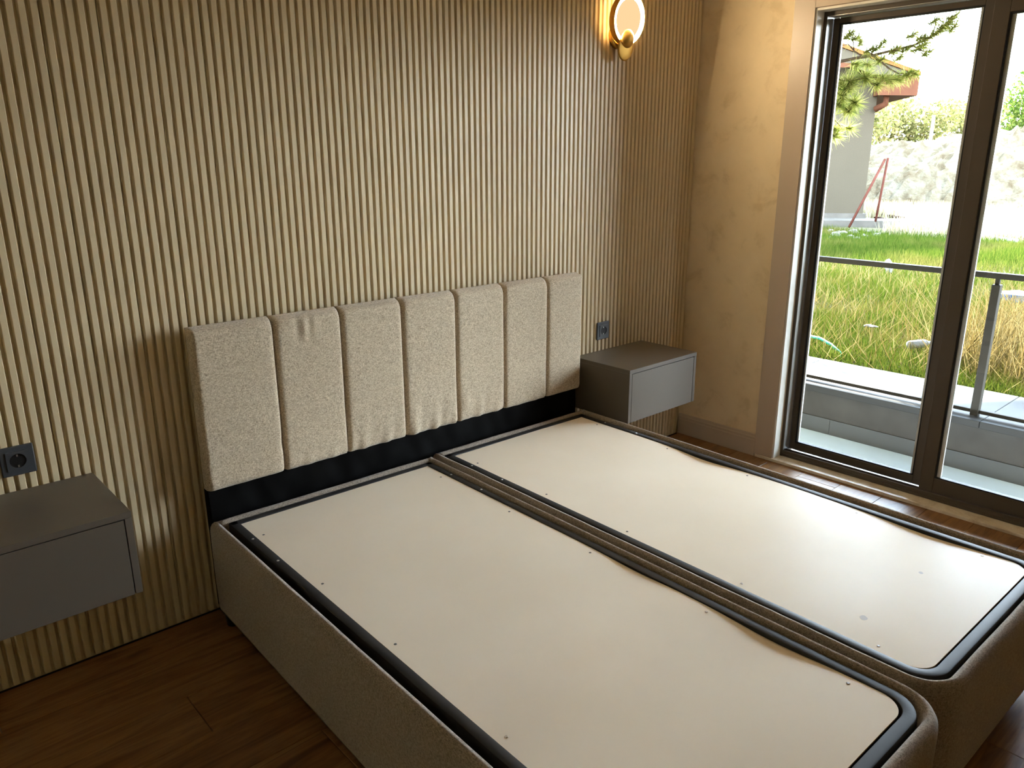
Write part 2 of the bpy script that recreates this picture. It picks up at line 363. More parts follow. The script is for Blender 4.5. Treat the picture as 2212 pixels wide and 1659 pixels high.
# ------------------------------------------------------------------ headboard
HB = thing('headboard', 'channelled beige fabric headboard with a black cloth lower part', 'headboard', (.86, -.04, 0))
HBI = Matrix.Translation((-.86, .04, 0))
seams = [-.004, .262, .508, .760, 1.009, 1.259, 1.507, 1.723]
ZT, ZB = .996, .466
def pad(i):
    a, b = seams[i] + .0006, seams[i + 1] - .0006
    nu, nv = 40, 60; vs, fs = [], []
    for r in range(nv + 1):
        v = r / nv
        for c in range(nu + 1):
            u = c / nu; x = a + (b - a) * u; z = ZB + (ZT - ZB) * v
            du = min(u, 1 - u) * (b - a); dt = ZT - z; db = z - ZB
            dl = (u if i > 0 else 9) * (b - a); dr = ((1 - u) if i < 6 else 9) * (b - a); e = 1 - math.exp(-min(dl, dr) / .0055); eo = min(1, min(u * (b - a) if i == 0 else 9, (1 - u) * (b - a) if i == 6 else 9) / .014)
            dep = .074 + .016 * (e ** .8) - .014 * (1 - math.sqrt(max(0, 1 - (1 - eo) ** 2)))
            # the roll at the top edge, wider towards the corners
            cr = .020 + .030 * math.exp(-min(dl, dr) / .022); t = min(1, dt / cr)
            dep -= .034 * (1 - math.sqrt(max(0, 1 - (1 - t) ** 2)))
            t2 = min(1, db / .018); dep -= .008 * (1 - t2) ** 2
            ph = i * 1.7
            amp = (.2, .5, .9, 1.3, .9, .35, .15)[i] * math.exp(-db / .05)
            dep += amp * .0034 * (math.sin(u * 17 + ph + 3 * v) + .6 * math.sin(u * 31 + ph * 2 - 9 * v))
            if i == 0: dep -= .007 * math.exp(-((db - .075 - .03 * u) / .025) ** 2) * (1 - u * .4)
            if i == 1: dep += .0035 * math.exp(-((dt - .045) / .035) ** 2) * (math.exp(-((u - .42) / .05) ** 2) - math.exp(-((u - .33) / .05) ** 2) + .8 * math.exp(-((u - .58) / .05) ** 2) - .7 * math.exp(-((u - .5) / .03) ** 2))
            if i == 4: dep += .006 * math.exp(-((db - .07) / .035) ** 2) * math.exp(-((u - .16) / .08) ** 2)
            dep += .0012 * math.sin(9 * x + 4 * z) * math.sin(7 * z + i)
            vs.append((x, -dep, z))
    W1 = nu + 1
    for r in range(nv):
        for c in range(nu): q = r * W1 + c; fs.append((q, q + 1, q + 1 + W1, q + W1))
    # sides and back
    ring = [c for c in range(W1)] + [r * W1 + nu for r in range(1, nv + 1)] + [nv * W1 + c for c in range(nu - 1, -1, -1)] + [r * W1 for r in range(nv - 1, 0, -1)]
    n0 = len(vs)
    for q in ring: vs.append((vs[q][0], -.044, vs[q][2]))
    m = len(ring)
    for k in range(m): fs.append((ring[(k + 1) % m], ring[k], n0 + k, n0 + (k + 1) % m))
    fs.append(tuple(range(n0, n0 + m)))
    o = link('padded_channel', mesh_of('padded_channel', vs, fs, True), 'fab', HB); o.data.set_sharp_from_angle(angle=math.radians(60)); o.matrix_parent_inverse = HBI
    return o
for i in range(7): pad(i)
# black lower cloth
nu, nv = 150, 26; vs, fs = [], []
for r in range(nv + 1):
    for c in range(nu + 1):
        x = .004 + 1.715 * c / nu; z = .03 + (.4655 - .03) * r / nv
        d = .062 + .0025 * math.sin(13 * x + 9 * z) * math.sin(30 * z + 5 * x) + .002 * math.sin(41 * x - 20 * z) + .0015 * math.sin(70 * x + 30 * z) * math.sin(9 * x)
        vs.append((x, -d, z))
for r in range(nv):
    for c in range(nu): q = r * (nu + 1) + c; fs.append((q, q + 1, q + nu + 2, q + nu + 1))
o = link('lower_cloth', mesh_of('lower_cloth', vs, fs, True), 'black_cloth', HB); o.matrix_parent_inverse = HBI; o['label'] = 'black cloth covering the lower headboard'
o = box('core_board', (.004, -.056, .03), (1.719, -.02, .4655), 'black_cloth'); o.parent = HB; o.matrix_parent_inverse = HBI
for fx in (.03, .86, 1.69):
    o = box('foot', (fx - .02, -.05, .0003), (fx + .02, -.01, .03), 'hole'); o.parent = HB; o.matrix_parent_inverse = HBI

# ------------------------------------------------------------------ bed bases
def rrect(x0, x1, y0, y1, r, rh=.006, n=10):       # outline, counter-clockwise seen from above; y0 is the foot end with round corners
    pts = []
    for cx, cy, rr, a0 in ((x0 + r, y0 + r, r, 180), (x1 - r, y0 + r, r, 270), (x1 - rh, y1 - rh, rh, 0), (x0 + rh, y1 - rh, rh, 90)):
        for i in range(n + 1): a = math.radians(a0 + 90 * i / n); pts.append((cx + rr * math.cos(a), cy + rr * math.sin(a)))
    return pts
def dense(pts, step=.03):
    o = []
    for i, p in enumerate(pts):
        q = pts[(i + 1) % len(pts)]; L = math.hypot(q[0] - p[0], q[1] - p[1]); n = max(1, int(L / step))
        for k in range(n): o.append((p[0] + (q[0] - p[0]) * k / n, p[1] + (q[1] - p[1]) * k / n))
    return o
def offset(pts, t):
    n = len(pts); res = []
    for i in range(n):
        a, b, c = Vector(pts[i - 1]), Vector(pts[i]), Vector(pts[(i + 1) % n])
        d1 = (b - a); d2 = (c - b); d = (d1.normalized() + d2.normalized())
        d = d.normalized() if d.length > 1e-6 else d2.normalized(); nn = Vector((-d.y, d.x)); res.append(tuple(b + nn * t))
    return res
def loft(name, rings, mat, parent, closed=True, smooth=True):    # rings of equal length; closes the section
    n = len(rings[0]); m = len(rings); vs = [p for r in rings for p in r]; fs = []
    for j in range(m if closed else m - 1):
        for i in range(n): fs.append((j * n + i, j * n + (i + 1) % n, ((j + 1) % m) * n + (i + 1) % n, ((j + 1) % m) * n + i))
    me = mesh_of(name, vs, fs, smooth); bm = bmesh.new(); bm.from_mesh(me); bmesh.ops.recalc_face_normals(bm, faces=bm.faces); bm.to_mesh(me); bm.free()
    return link(name, me, mat, parent)
def screw_mesh():
    bm = bmesh.new(); bmesh.ops.create_cone(bm, cap_ends=True, segments=12, radius1=.0042, radius2=.0030, depth=.0016, matrix=Matrix.Translation((0, 0, .0008)))
    me = bpy.data.meshes.new('screw'); bm.to_mesh(me); bm.free(); me.materials.append(M['steel']); return me
scm = screw_mesh()
def screw_dark():
    bm = bmesh.new(); bmesh.ops.create_cone(bm, cap_ends=True, segments=12, radius1=.0040, radius2=.0034, depth=.0008, matrix=Matrix.Translation((0, 0, .0004)))
    me = bpy.data.meshes.new('screw'); bm.to_mesh(me); bm.free(); me.materials.append(plain('dull_screw', (.16, .15, .14), .45, .5, .7)); return me
scd = screw_dark()
ZR, ZF = .366, .357                                    # top of the fabric rim, top of the steel rails
def bed(name, label, X, bx, rx, rot, stain, seed):
    # X: outer x range, bx: board, rx: rails (outer); local frame turns about the head end
    piv = ((X[0] + X[1]) / 2, -.092, 0); B = thing(name, label, 'bed base', piv); B.rotation_euler.z = rot
    sh = lambda pts, z: [(px - piv[0], py - piv[1], z) for px, py in pts]
    rnd = random.Random(seed)
    out = dense(rrect(X[0], X[1], -2.013, -.086, .105, .012))
    jit = [rnd.uniform(-1, 1) for _ in out]; n = len(out)
    jit = [sum(jit[(i + k) % n] for k in range(-2, 3)) / 5 for i in range(n)]
    T = .027; rings = []
    for t, z in ((.004, .045), (.0, .06), (-.001, .15), (-.001, .25), (0, .332), (.002, .347), (.008, .358), (.016, .3645), (.024, .363), (.031, .355), (.034, .342), (.034, .26), (.024, .25), (.006, .25), (.006, .05)):
        of = offset(out, t); rings.append([(px - piv[0], py - piv[1], z + (.0016 * j if z > .345 else 0)) for (px, py), j in zip(of, jit)])
    loft('upholstered_box', rings, 'fab2', B)
    rout = dense(rrect(rx[0], rx[1], -1.973, -.121, .078, .004), .05); W = .0285; rings = []
    for t, z in ((0, .325), (0, ZF - .0035), (.0012, ZF - .001), (.0035, ZF), (W - .0035, ZF), (W - .0012, ZF - .001), (W, ZF - .0035), (W, .325)):
        rings.append(sh(offset(rout, t), z))
    f = loft('rail_frame', rings, 'rail_black', B); f.data.set_sharp_from_angle(angle=math.radians(28)); f['label'] = 'black steel rail frame'
    lin = offset(dense(rrect(X[0], X[1], -2.013, -.086, .105, .012), .08), .0345)
    me = mesh_of('inner_lining', sh(lin, .27), [tuple(range(len(lin)))]); link('inner_lining', me, 'black_cloth', B)
    # board with its slight sag between the screws
    x0, x1 = bx; yb0, yb1 = -1.940, -.1475; nx, ny = 26, 66; vs, fs = [], []
    def zb(x, y):
        s = (x - x0) / (x1 - x0); e = -y
        sag = lambda c, wd: math.exp(-((e - c) / wd) ** 2)
        if seed == 1: a = .009 * s * (sag(1.62, .13) + .5 * sag(1.18, .11) + .1) + .002 * (1 - s)
        else: a = .009 * s * (sag(.82, .13) + 1.0 * sag(1.66, .16) + .12) - .002 * s * sag(1.2, .16) + .0015 * (1 - s)
        return .3555 - a + .0008 * math.sin(9 * x + 2) * math.sin(6 * y + seed)
    rc = .056
    for j in range(ny + 1):
        y = yb0 + rc * (1 - math.cos(math.pi / 2 * j / 10)) if j <= 10 else yb0 + rc + (yb1 - yb0 - rc) * (j - 10) / (ny - 10)
        if y < yb0 + rc: q = rc - (y - yb0); ins = rc - math.sqrt(max(0, rc * rc - q * q))
        else: ins = 0
        for i in range(nx + 1):
            x = x0 + ins + (x1 - x0 - 2 * ins) * i / nx; vs.append((x - piv[0], y - piv[1], zb(x, y)))
    W1 = nx + 1
    for j in range(ny):
        for i in range(nx): q = j * W1 + i; fs.append((q, q + 1, q + 1 + W1, q + W1))
    ring = list(range(W1)) + [j * W1 + nx for j in range(1, ny + 1)] + [ny * W1 + i for i in range(nx - 1, -1, -1)] + [j * W1 for j in range(ny - 1, 0, -1)]
    n0 = len(vs)
    for q in ring: vs.append((vs[q][0], vs[q][1], vs[q][2] - .004))
    m = len(ring); nf = len(fs)
    for k in range(m): fs.append((ring[(k + 1) % m], ring[k], n0 + k, n0 + (k + 1) % m))
    me = mesh_of('board', vs, fs)
    for p in me.polygons: p.use_smooth = True
    me.set_sharp_from_angle(angle=math.radians(40))
    bd = link('board', me, 'board', B); bd['label'] = 'white laminated board top'
    me.materials.append(M['boardedge'])
    for p in me.polygons[nf:]: p.material_index = 1
    for sx_ in (x0 + .024, x1 - .024):
        for k, sy in enumerate((-.268, -.655, -1.025, -1.44, -1.82)):
            link('screw', scm if sy < -1.3 else scd, None, bd, (sx_ - piv[0], sy - piv[1], zb(sx_, sy)))
    for sx_ in (rx[0] + .014, rx[1] - .014):
        for sy in (-.280, -.458): link('screw', scm, None, f, (sx_ - piv[0], sy - piv[1], ZF))
    for sx_ in (X[0] + .03, X[1] - .03):
        for sy in (-.13, -1.90):
            bm = bmesh.new(); bmesh.ops.create_cone(bm, cap_ends=True, segments=20, radius1=.022, radius2=.026, depth=.0445, matrix=Matrix.Translation((sx_ - piv[0], sy - piv[1], .0226))); bm_obj('foot', bm, 'hole', B)
    bm = bmesh.new(); bm_box(bm, (X[0] + .02 - piv[0], -1.98 - piv[1], .046), (X[1] - .02 - piv[0], -.11 - piv[1], .052)); bm_obj('base_panel', bm, 'hole', B)
    if stain:
        for (sx_, sy, r) in ((1.055, -1.74, .011), (1.405, -1.74, .007)):
            a = [(sx_ - piv[0] + r * math.cos(t) * (1 + .2 * math.sin(2 * t)), sy - piv[1] + r * .9 * math.sin(t), zb(sx_, sy) + .0004) for t in [2 * math.pi * q / 16 for q in range(16)]]
            link('stain_spot', mesh_of('stain_spot', a, [tuple(range(16))]), 'stain', bd)
    return B
bed('bed_base', 'single bed base farther from the window, with a plain white board top', (-.016, .866), (.0655, .7995), (.036, .8285), -.020, False, 1)
bed('bed_base', 'single bed base next to the window, white board top with small grey spots', (.872, 1.741), (.9395, 1.662), (.912, 1.6915), -.020, True, 2)

# ------------------------------------------------------------------ nightstands
def nightstand(x0, x1, yf, z0, z1, label):
    t = thing('nightstand', label, 'nightstand', ((x0 + x1) / 2, yf / 2, z0), 'floating nightstands on the slat wall')
    inv = Matrix.Translation((-(x0 + x1) / 2, -yf / 2, -z0)); th = .018
    bm = bmesh.new()
    bm_box(bm, (x0, yf, z0), (x0 + th, -.0006, z1 - th), .0008, 1); bm_box(bm, (x1 - th, yf, z0), (x1, -.0006, z1 - th), .0008, 1)
    bm_box(bm, (x0, yf, z1 - th), (x1, -.0006, z1), .0008, 1); bm_box(bm, (x0 + th, yf + .02, z0 + .004), (x1 - th, -.0006, z0 + th))
    o = bm_obj('carcass', bm, 'cab', t); o.matrix_parent_inverse = inv
    o = box('drawer_front', (x0 + th + .0022, yf + .0006, z0 - .0005), (x1 - th - .0022, yf + .0186, z1 - th - .003), 'cab', t, .0008, 1); o.matrix_parent_inverse = inv
    o = box('drawer_box', (x0 + th + .01, yf + .0206, z0 + .03), (x1 - th - .01, -.02, z1 - th - .02), 'hole', t); o.matrix_parent_inverse = inv
nightstand(1.768, 2.268, -.339, .343, .589, 'grey-taupe floating nightstand between the headboard and the window, under the lit wall lamp')
nightstand(-.804, -.304, -.354, .354, .595, 'grey-taupe floating nightstand over bare wooden floor, away from the window')

# ------------------------------------------------------------------ wall sockets
def socket(x, z, label, tilt=0):
    t = thing('wall_socket', label, 'socket', (x, 0, z), 'charcoal wall sockets'); s = .0425
    bm = bmesh.new(); bm_box(bm, (-s, -.0085, -s), (s, -.0004, s), .003, 2); bm_obj('plate', bm, 'socket', t)
    bm = bmesh.new()
    # insert with a round recess
    n = 28; r = .0205; q = .0275; vs, fs = [], []
    for k in range(n):
        a = 2 * math.pi * (k + .5) / n; c, s_ = math.cos(a), math.sin(a); m = q / max(abs(c), abs(s_))
        vs += [(m * c, -.0086, m * s_), (m * c, -.0112, m * s_), (r * c, -.0112, r * s_), (r * .96 * c, -.001, r * .96 * s_)]
    for k in range(n):
        b = 4 * k; d = 4 * ((k + 1) % n)
        for j in range(3): fs.append((b + j, d + j, d + j + 1, b + j + 1))
    link('insert', mesh_of('insert', vs, fs), 'socket', t)
    link('recess', mesh_of('recess', [(r * .97 * math.cos(2 * math.pi * k / n), -.0088, r * .97 * math.sin(2 * math.pi * k / n)) for k in range(n)], [tuple(range(n))[::-1]]), 'hole', t)
    for dx, dz in ((0, .0155), (0, -.0155)):
        bm = bmesh.new(); bm_box(bm, (dx - .002, -.0104, dz - .003), (dx + .002, -.0089, dz + .003)); bm_obj('earth_clip', bm, 'steel', t)
    t.rotation_euler.y = tilt
socket(1.963, .687, 'charcoal wall socket above the nightstand near the window')
socket(-.484, .684, 'charcoal wall socket above the nightstand away from the window')

# ------------------------------------------------------------------ wall lamp
def disc(name, cx, cz, y, r, mat, parent, thick=.004, dome=0, n=40, sq=1.0):
    vs, fs = [], []; R = 8
    for i in range(R + 1):
        q = i / R
        for k in range(n): a = 2 * math.pi * k / n; vs.append((cx + r * q * math.cos(a), y - dome * (1 - q * q), cz + r * sq * q * math.sin(a)))
    for i in range(R):
        for k in range(n): fs.append((i * n + k, i * n + (k + 1) % n, (i + 1) * n + (k + 1) % n, (i + 1) * n + k))
    b0 = len(vs)
    for k in range(n): a = 2 * math.pi * k / n; vs.append((cx + r * math.cos(a), y + thick, cz + r * sq * math.sin(a)))
    for k in range(n): fs.append((R * n + k, R * n + (k + 1) % n, b0 + (k + 1) % n, b0 + k))
    fs.append(tuple(range(b0, b0 + n)))
    me = mesh_of(name, vs, fs, True); bm = bmesh.new(); bm.from_mesh(me); bmesh.ops.remove_doubles(bm, verts=bm.verts, dist=1e-5); bmesh.ops.recalc_face_normals(bm, faces=bm.faces); bm.to_mesh(me); bm.free()
    return link(name, me, mat, parent)
def annulus(name, ri, ro, y0, y1, mat, parent, n=56):
    rings = [[(r * math.cos(2 * math.pi * k / n), y, r * math.sin(2 * math.pi * k / n)) for k in range(n)] for r, y in ((ro, y0), (ri, y0), (ri, y1), (ro, y1))]
    return loft(name, rings, mat, parent, True, False)
def wall_lamp(x, z, label):
    t = thing('wall_lamp', label, 'lamp', (x, 0, z))
    disc('back_plate', -.006, -.062, -.026, .052, 'gold', t, .0255, 0)
    link('arm', tube_mesh('arm', [(-.004, -.026, -.066), (-.004, -.034, -.064), (-.004, -.042, -.060)], .009, 10), 'gold', t)
    tilt = Matrix.Translation((0, -.058, 0)) @ Matrix.Rotation(math.radians(7), 4, 'X') @ Matrix.Translation((0, .058, 0))
    parts = [annulus('rim', .0985, .1015, -.068, -.040, 'gold', t), annulus('light_ring', .082, .0982, -.062, -.057, 'led', t), annulus('halo_ring', .082, .0975, -.053, -.047, 'led_back', t),
             disc('center_disc', 0, 0, -.060, .0815, 'alabaster', t, .012)]
    parts[2]['label'] = 'glowing amber disc'
    parts += [disc('gold_disc', -.004, -.110, -.068, .050, 'gold', t, .003, .006, sq=1.12), disc('gold_cap', -.004, -.076, -.074, .040, 'gold', t, .004, .018, sq=.95)]
    for o in parts: o.data.transform(tilt)
    return t
wall_lamp(2.004, 2.057, 'round gold wall lamp with a glowing ring and small gold disc')
# ------------------------------------------------------------------ balcony outside
GZ = .13
BX = 3.485
tag(box('balcony_floor', (2.865, -6, -.22), (BX + .01, 4.5, -.1), 'balc'), 'pale grey tiled balcony floor outside', kind='structure')
tag(box('wall_outside', (2.645, -9, -.3), (2.86, YB - .105, 3.2), 'render'), kind='structure')
tag(box('wall_facade', (2.68, .125, -.3), (2.86, 7, 3.2), 'render'), kind='structure')
par = tag(box('balcony_parapet', (BX + .0101, -6, -.3), (3.75, 4.5, .150), 'concrete'), 'low grey plaster parapet outside the window', kind='structure')
y = 1.33
while y > -5:
    o = box('skirting_tile', (BX, y - .6 + .001, -.0995), (BX + .0099, y - .001, -.007), 'tile'); o.parent = par; y -= .6
yy = 2.2
for k in range(7):
    a = yy - k * 1.15; tag_ = box('coping_slab', (BX - .02, a - 1.15 + .001, .1502), (4.1, a - .001, .187), 'coping', None, .002, 1); tag_.parent = par
rl = thing('railing', 'grey painted steel balcony railing on the coping', 'railing', (3.567, -1.19, .187)); RI = Matrix.Translation((-3.567, 1.19, -.187))
def rbox(n, lo, hi):
    o = box(n, lo, hi, 'railing', None, .002, 1); o.parent = rl; o.matrix_parent_inverse = RI
rbox('top_rail', (3.547, -5, .902), (3.587, 2.2, .930)); rbox('lower_rail', (3.552, -5, .200), (3.582, 2.2, .219))
for py in (-1.193, -2.6, -4.0, 1.0):
    rbox('post', (3.547, py - .019, .1873), (3.587, py + .019, .872)); rbox('post_neck', (3.557, py - .010, .872), (3.577, py + .010, .9017))
# unseen slab over the balcony, outline shaped to shade the window and coping
ov = [(2.87, 7), (6.5, 7), (6.5, 1.78), (7.2, 1.28), (7.2, -2.5), (6.5, -3), (6.5, -6), (2.87, -6)]
vs = [(x, y, z) for z in (2.85, 3.03) for x, y in ov]; n = len(ov)
tag(link('balcony_shade_slab', mesh_of('balcony_shade_slab', vs, [tuple(range(n))[::-1], tuple(range(n, 2 * n))] + [(i, (i + 1) % n, n + (i + 1) % n, n + i) for i in range(n)]), 'render'), kind='structure')

# ------------------------------------------------------------------ garden
def hnoise(x, y): return .5 * math.sin(1.3 * x + .7 * y) * math.sin(.9 * y - .5 * x + 1) + .3 * math.sin(3.1 * x + 1.7 * y + 2) * math.sin(2.3 * y + .4)
gx = np.concatenate([np.linspace(3.76, 16, 60), np.linspace(16.6, 120, 60)]); gy = np.concatenate([np.linspace(-60, -8, 20), np.linspace(-7.5, 14, 80), np.linspace(15, 90, 30)])
def gz(x, y): return GZ + (.035 * hnoise(x, y) if x > 4.15 else -.02)
vs = [(x, y, gz(x, y) - (.0 if x > 4.1 else .03)) for x in gx for y in gy]; ny = len(gy)
fs = [(i * ny + j, (i + 1) * ny + j, (i + 1) * ny + j + 1, i * ny + j + 1) for i in range(len(gx) - 1) for j in range(ny - 1)]
tag(link('ground', mesh_of('ground', vs, fs, True), 'ground'), 'patchy meadow ground outside', kind='structure')
def blades(n, xr, yf, h, wd, lean, mat, name, label, cat, den=None):
    X = rng.uniform(xr[0], xr[1], n * 2)
    lo = np.array([yf(x)[0] for x in X]); hi = np.array([yf(x)[1] for x in X]); Y = lo + (hi - lo) * rng.random(n * 2)
    keep = np.ones(len(X), bool)
    if den is not None: keep = den(X, Y) > rng.random(len(X))
    X, Y = X[keep][:n], Y[keep][:n]; n = len(X)
    Z = np.array([gz(x, y) for x, y in zip(X, Y)]); a = rng.uniform(0, 2 * np.pi, n); H = h * rng.uniform(.5, 1.3, n); L = lean * H * rng.random(n); b = rng.uniform(0, 2 * np.pi, n)
    base = np.stack([X, Y, Z - .01], 1); side = np.stack([np.cos(a), np.sin(a), 0 * a], 1) * (wd * rng.uniform(.6, 1.3, n))[:, None]
    tip = base + np.stack([np.cos(b) * L, np.sin(b) * L, H], 1)
    return tag(tris_mesh(name, np.stack([base - side, base + side, tip], 1), mat), label, cat, kind='stuff')
vis = lambda x: (-2.42 + (x + .81) * .17 - 1.0, -2.42 + (x + .81) * .60 + 1.1)
blades(140000, (4.12, 8.5), vis, .085, .0030, 1.0, 'grass', 'grass', 'short mixed green and dry grass growing right behind the coping', 'grass', lambda X, Y: np.clip(.75 + .5 * np.sin(2.1 * X + 1.1 * Y) * np.sin(1.7 * Y - .6 * X), .15, 1))
blades(85000, (8.5, 13.8), vis, .13, .0055, .8, 'grass', 'grass', 'taller grass farther out towards the grey house', 'grass', lambda X, Y: np.clip(.75 + .5 * np.sin(1.1 * X + .8 * Y), .2, 1))
blades(7000, (4.2, 9), vis, .20, .0032, 1.5, 'straw', 'straw', 'sparse long straw stalks lying among the short grass', 'dry grass')
blades(2200, (4.5, 6.6), lambda x: (-2.0, -.62 + (x - 4.6) * .12), .46, .0045, 1.1, 'straw', 'straw', 'dense tuft of tall dry straw behind the railing post', 'dry grass')
blades(36000, (13.5, 19), vis,   .30, .010, .6, 'straw_far', 'straw', 'pale dry grass field in front of the rubble mound', 'dry grass', lambda X, Y: np.where((Y > 3.6) & (X < 16.5), 0, .8))
# hose, litter, tarp
tag(link('garden_hose', tube_mesh('garden_hose', [(4.95, .62, .19), (4.72, .40, .20), (4.60, .27, .205), (4.56, .16, .21), (4.52, .06, .19), (4.47, -.03, .16), (4.44, -.08, .12)], .011, 8), 'hose'), 'teal garden hose lying in the grass behind the coping', 'hose')
def lump(name, c, s, mat, label, cat, seed, group=None):
    bm = bmesh.new(); bmesh.ops.create_icosphere(bm, subdivisions=2, radius=1); r = random.Random(seed); p = [r.uniform(0, 6) for _ in range(4)]
    for v in bm.verts:
        d = 1 + .22 * math.sin(3 * v.co.x + p[0]) * math.sin(3 * v.co.y + p[1]) + .15 * math.sin(5 * v.co.z + p[2] + 2 * v.co.x); v.co = Vector((v.co.x * s[0] * d, v.co.y * s[1] * d, v.co.z * s[2] * d))
    o = bm_obj(name, bm, mat, None, False, c); o.rotation_euler.z = r.uniform(0, 3); return tag(o, label, cat, group)
def bottle(c, rz, label):
    pr = [(0, 0), (.026, 0), (.03, .01), (.03, .10), (.026, .125), (.012, .15), (.012, .165), (0, .165)]; n = 14
    rings = [[(z, r * math.cos(2 * math.pi * k / n), r * math.sin(2 * math.pi * k / n)) for k in range(n)] for r, z in pr]
    t = thing('plastic_bottle', label, 'bottle', c); t.rotation_euler = (0, -.1, rz); loft('bottle_body', rings, 'white_plastic', t, False)
    link('cap', tube_mesh('cap', [(.165, 0, 0), (.182, 0, 0)], .014, 12), 'white_plastic', t)
bottle((4.86, -.34, .20), -.7, 'crushed white plastic bottle lying in the grass')
lump('litter', (5.3, .12, .20), (.05, .02, .012), 'white_plastic', 'scrap of white plastic litter in the grass near the bottle', 'litter', 3)
lump('litter', (8.7, 1.42, .22), (.03, .16, .09), 'white_plastic', 'crumpled white scrap of litter out in the far grass', 'litter', 5)
lump('tarp', (7.6, -.26, .2), (.14, .22, .07), 'bluetarp', 'crumpled blue tarp lying in the grass', 'tarp', 9)
# ---- neighbouring grey house
HC = Vector((15.3, 4.72, 0)); LD = Vector((-.6, .8, 0)); ND = Vector((.8, .6, 0))
nh = thing('neighbour_house', 'plain grey rendered house with a brown boxed eave beyond the meadow', 'house', (HC.x, HC.y, GZ))
def hp(l, n, z): return HC + LD * l + ND * n + Vector((0, 0, z))
def hprism(name, prof, n0, n1, mat, parent=None):      # profile in (along wall, height), extruded in depth
    m = len(prof); vs = [hp(l, d, z) for d in (n0, n1) for l, z in prof]
    fs = [tuple(range(m)), tuple(range(m, 2 * m))[::-1]] + [((i + 1) % m, i, m + i, m + (i + 1) % m) for i in range(m)]
    me = mesh_of(name, vs, fs); bm = bmesh.new(); bm.from_mesh(me); bmesh.ops.recalc_face_normals(bm, faces=bm.faces); bm.to_mesh(me); bm.free()
    o = link(name, me, mat, parent or nh); o.matrix_parent_inverse = Matrix.Translation((-HC.x, -HC.y, -GZ)); return o
hprism('wall', [(0, .36), (9, .36), (9, 2.95), (4.5, 4.6), (0, 2.90)], 0, 6, 'render')
hprism('plinth', [(-.05, 0), (9.05, 0), (9.05, .36), (-.05, .36)], -.05, 6.05, 'plinth')
hprism('apron_slab', [(-.9, 0), (9, 0), (9, .27), (-.9, .27)], -.75, -.051, 'plinth')
hprism('roof', [(-.62, 2.93), (4.5, 4.80), (10, 2.9), (10, 2.98), (4.5, 4.88), (-.62, 3.0)], -.45, 6.4, 'rooftile')
hprism('verge_board', [(-.58, 2.935), (4.5, 4.79), (9.9, 2.9), (9.9, 2.7), (4.5, 4.55), (.2, 2.97)], -.42, -.38, 'render')
hprism('boxed_eave', [(-.62, 2.58), (.08, 2.60), (.08, 2.92), (-.62, 2.92)], -.40, 6.3, 'redwood')
hprism('rafter_end', [(.55, 3.10), (.95, 3.10), (.95, 3.20), (.55, 3.17)], -.45, -.40, 'redwood')
g = link('gutter_pipe', tube_mesh('gutter_pipe', [hp(-.12, -.2, 2.60), hp(-.12, -.2, 2.45), hp(.02, -.06, 2.36)], .06, 10), 'redwood', nh); g.matrix_parent_inverse = Matrix.Translation((-HC.x, -HC.y, -GZ))
# rusty rods leaning by the house
apex = ray_at(1912, 344, 14.55)
def rod(a, b, r, label):
    o = link('iron_rod', tube_mesh('iron_rod', [(a - Vector(a)), (Vector(b) - Vector(a)) * .5, Vector(b) - Vector(a)], r, 8), 'rust', None, a); tag(o, label, 'rod', 'rusty rods leaning by the house')
b1 = ray_at(1834, 491, 13.75); b2 = ray_at(1891, 479, 14.35)
rod(Vector((b1.x, b1.y, GZ)) if b1.z < GZ else b1, apex, .022, 'rusty iron rod leaning at a slant across the apron of the grey house')
rod(b2, apex + Vector((.05, -.03, .02)), .022, 'nearly upright rusty iron rod in front of the apron of the grey house')
for k, (dx, z, m, r, lb) in enumerate(((0, .24, 'rust', .03, 'reddish pipe lying along the meadow edge beside the house, upper one'), (-.35, .20, 'rust', .025, 'reddish pipe lying along the meadow edge beside the house, lower one'), (-.75, .18, 'white_plastic', .04, 'long white plastic strip lying in front of the reddish pipes'))):
    tag(link('ground_pipe', tube_mesh('ground_pipe', [(16.9 + dx, 5.0, z), (16.0 + dx, 4.0, z), (15.2 + dx, 2.9, z), (14.2 + dx, 1.4, z)], r, 8), m), lb, 'pipe')
for k in range(16):
    u, v = random.uniform(1790, 1905), random.uniform(495, 525); p = ray_at(u, v, 12.6 + random.uniform(-.8, 1.2))
    s = random.uniform(.05, .13); q = lump('stone', (p.x, p.y, gz(p.x, p.y) + s * .3), (s, s * .8, s * .55), 'stone', 'pale rough stone lying in the grass before the grey house', 'stone', 40 + k, 'stones before the grey house')
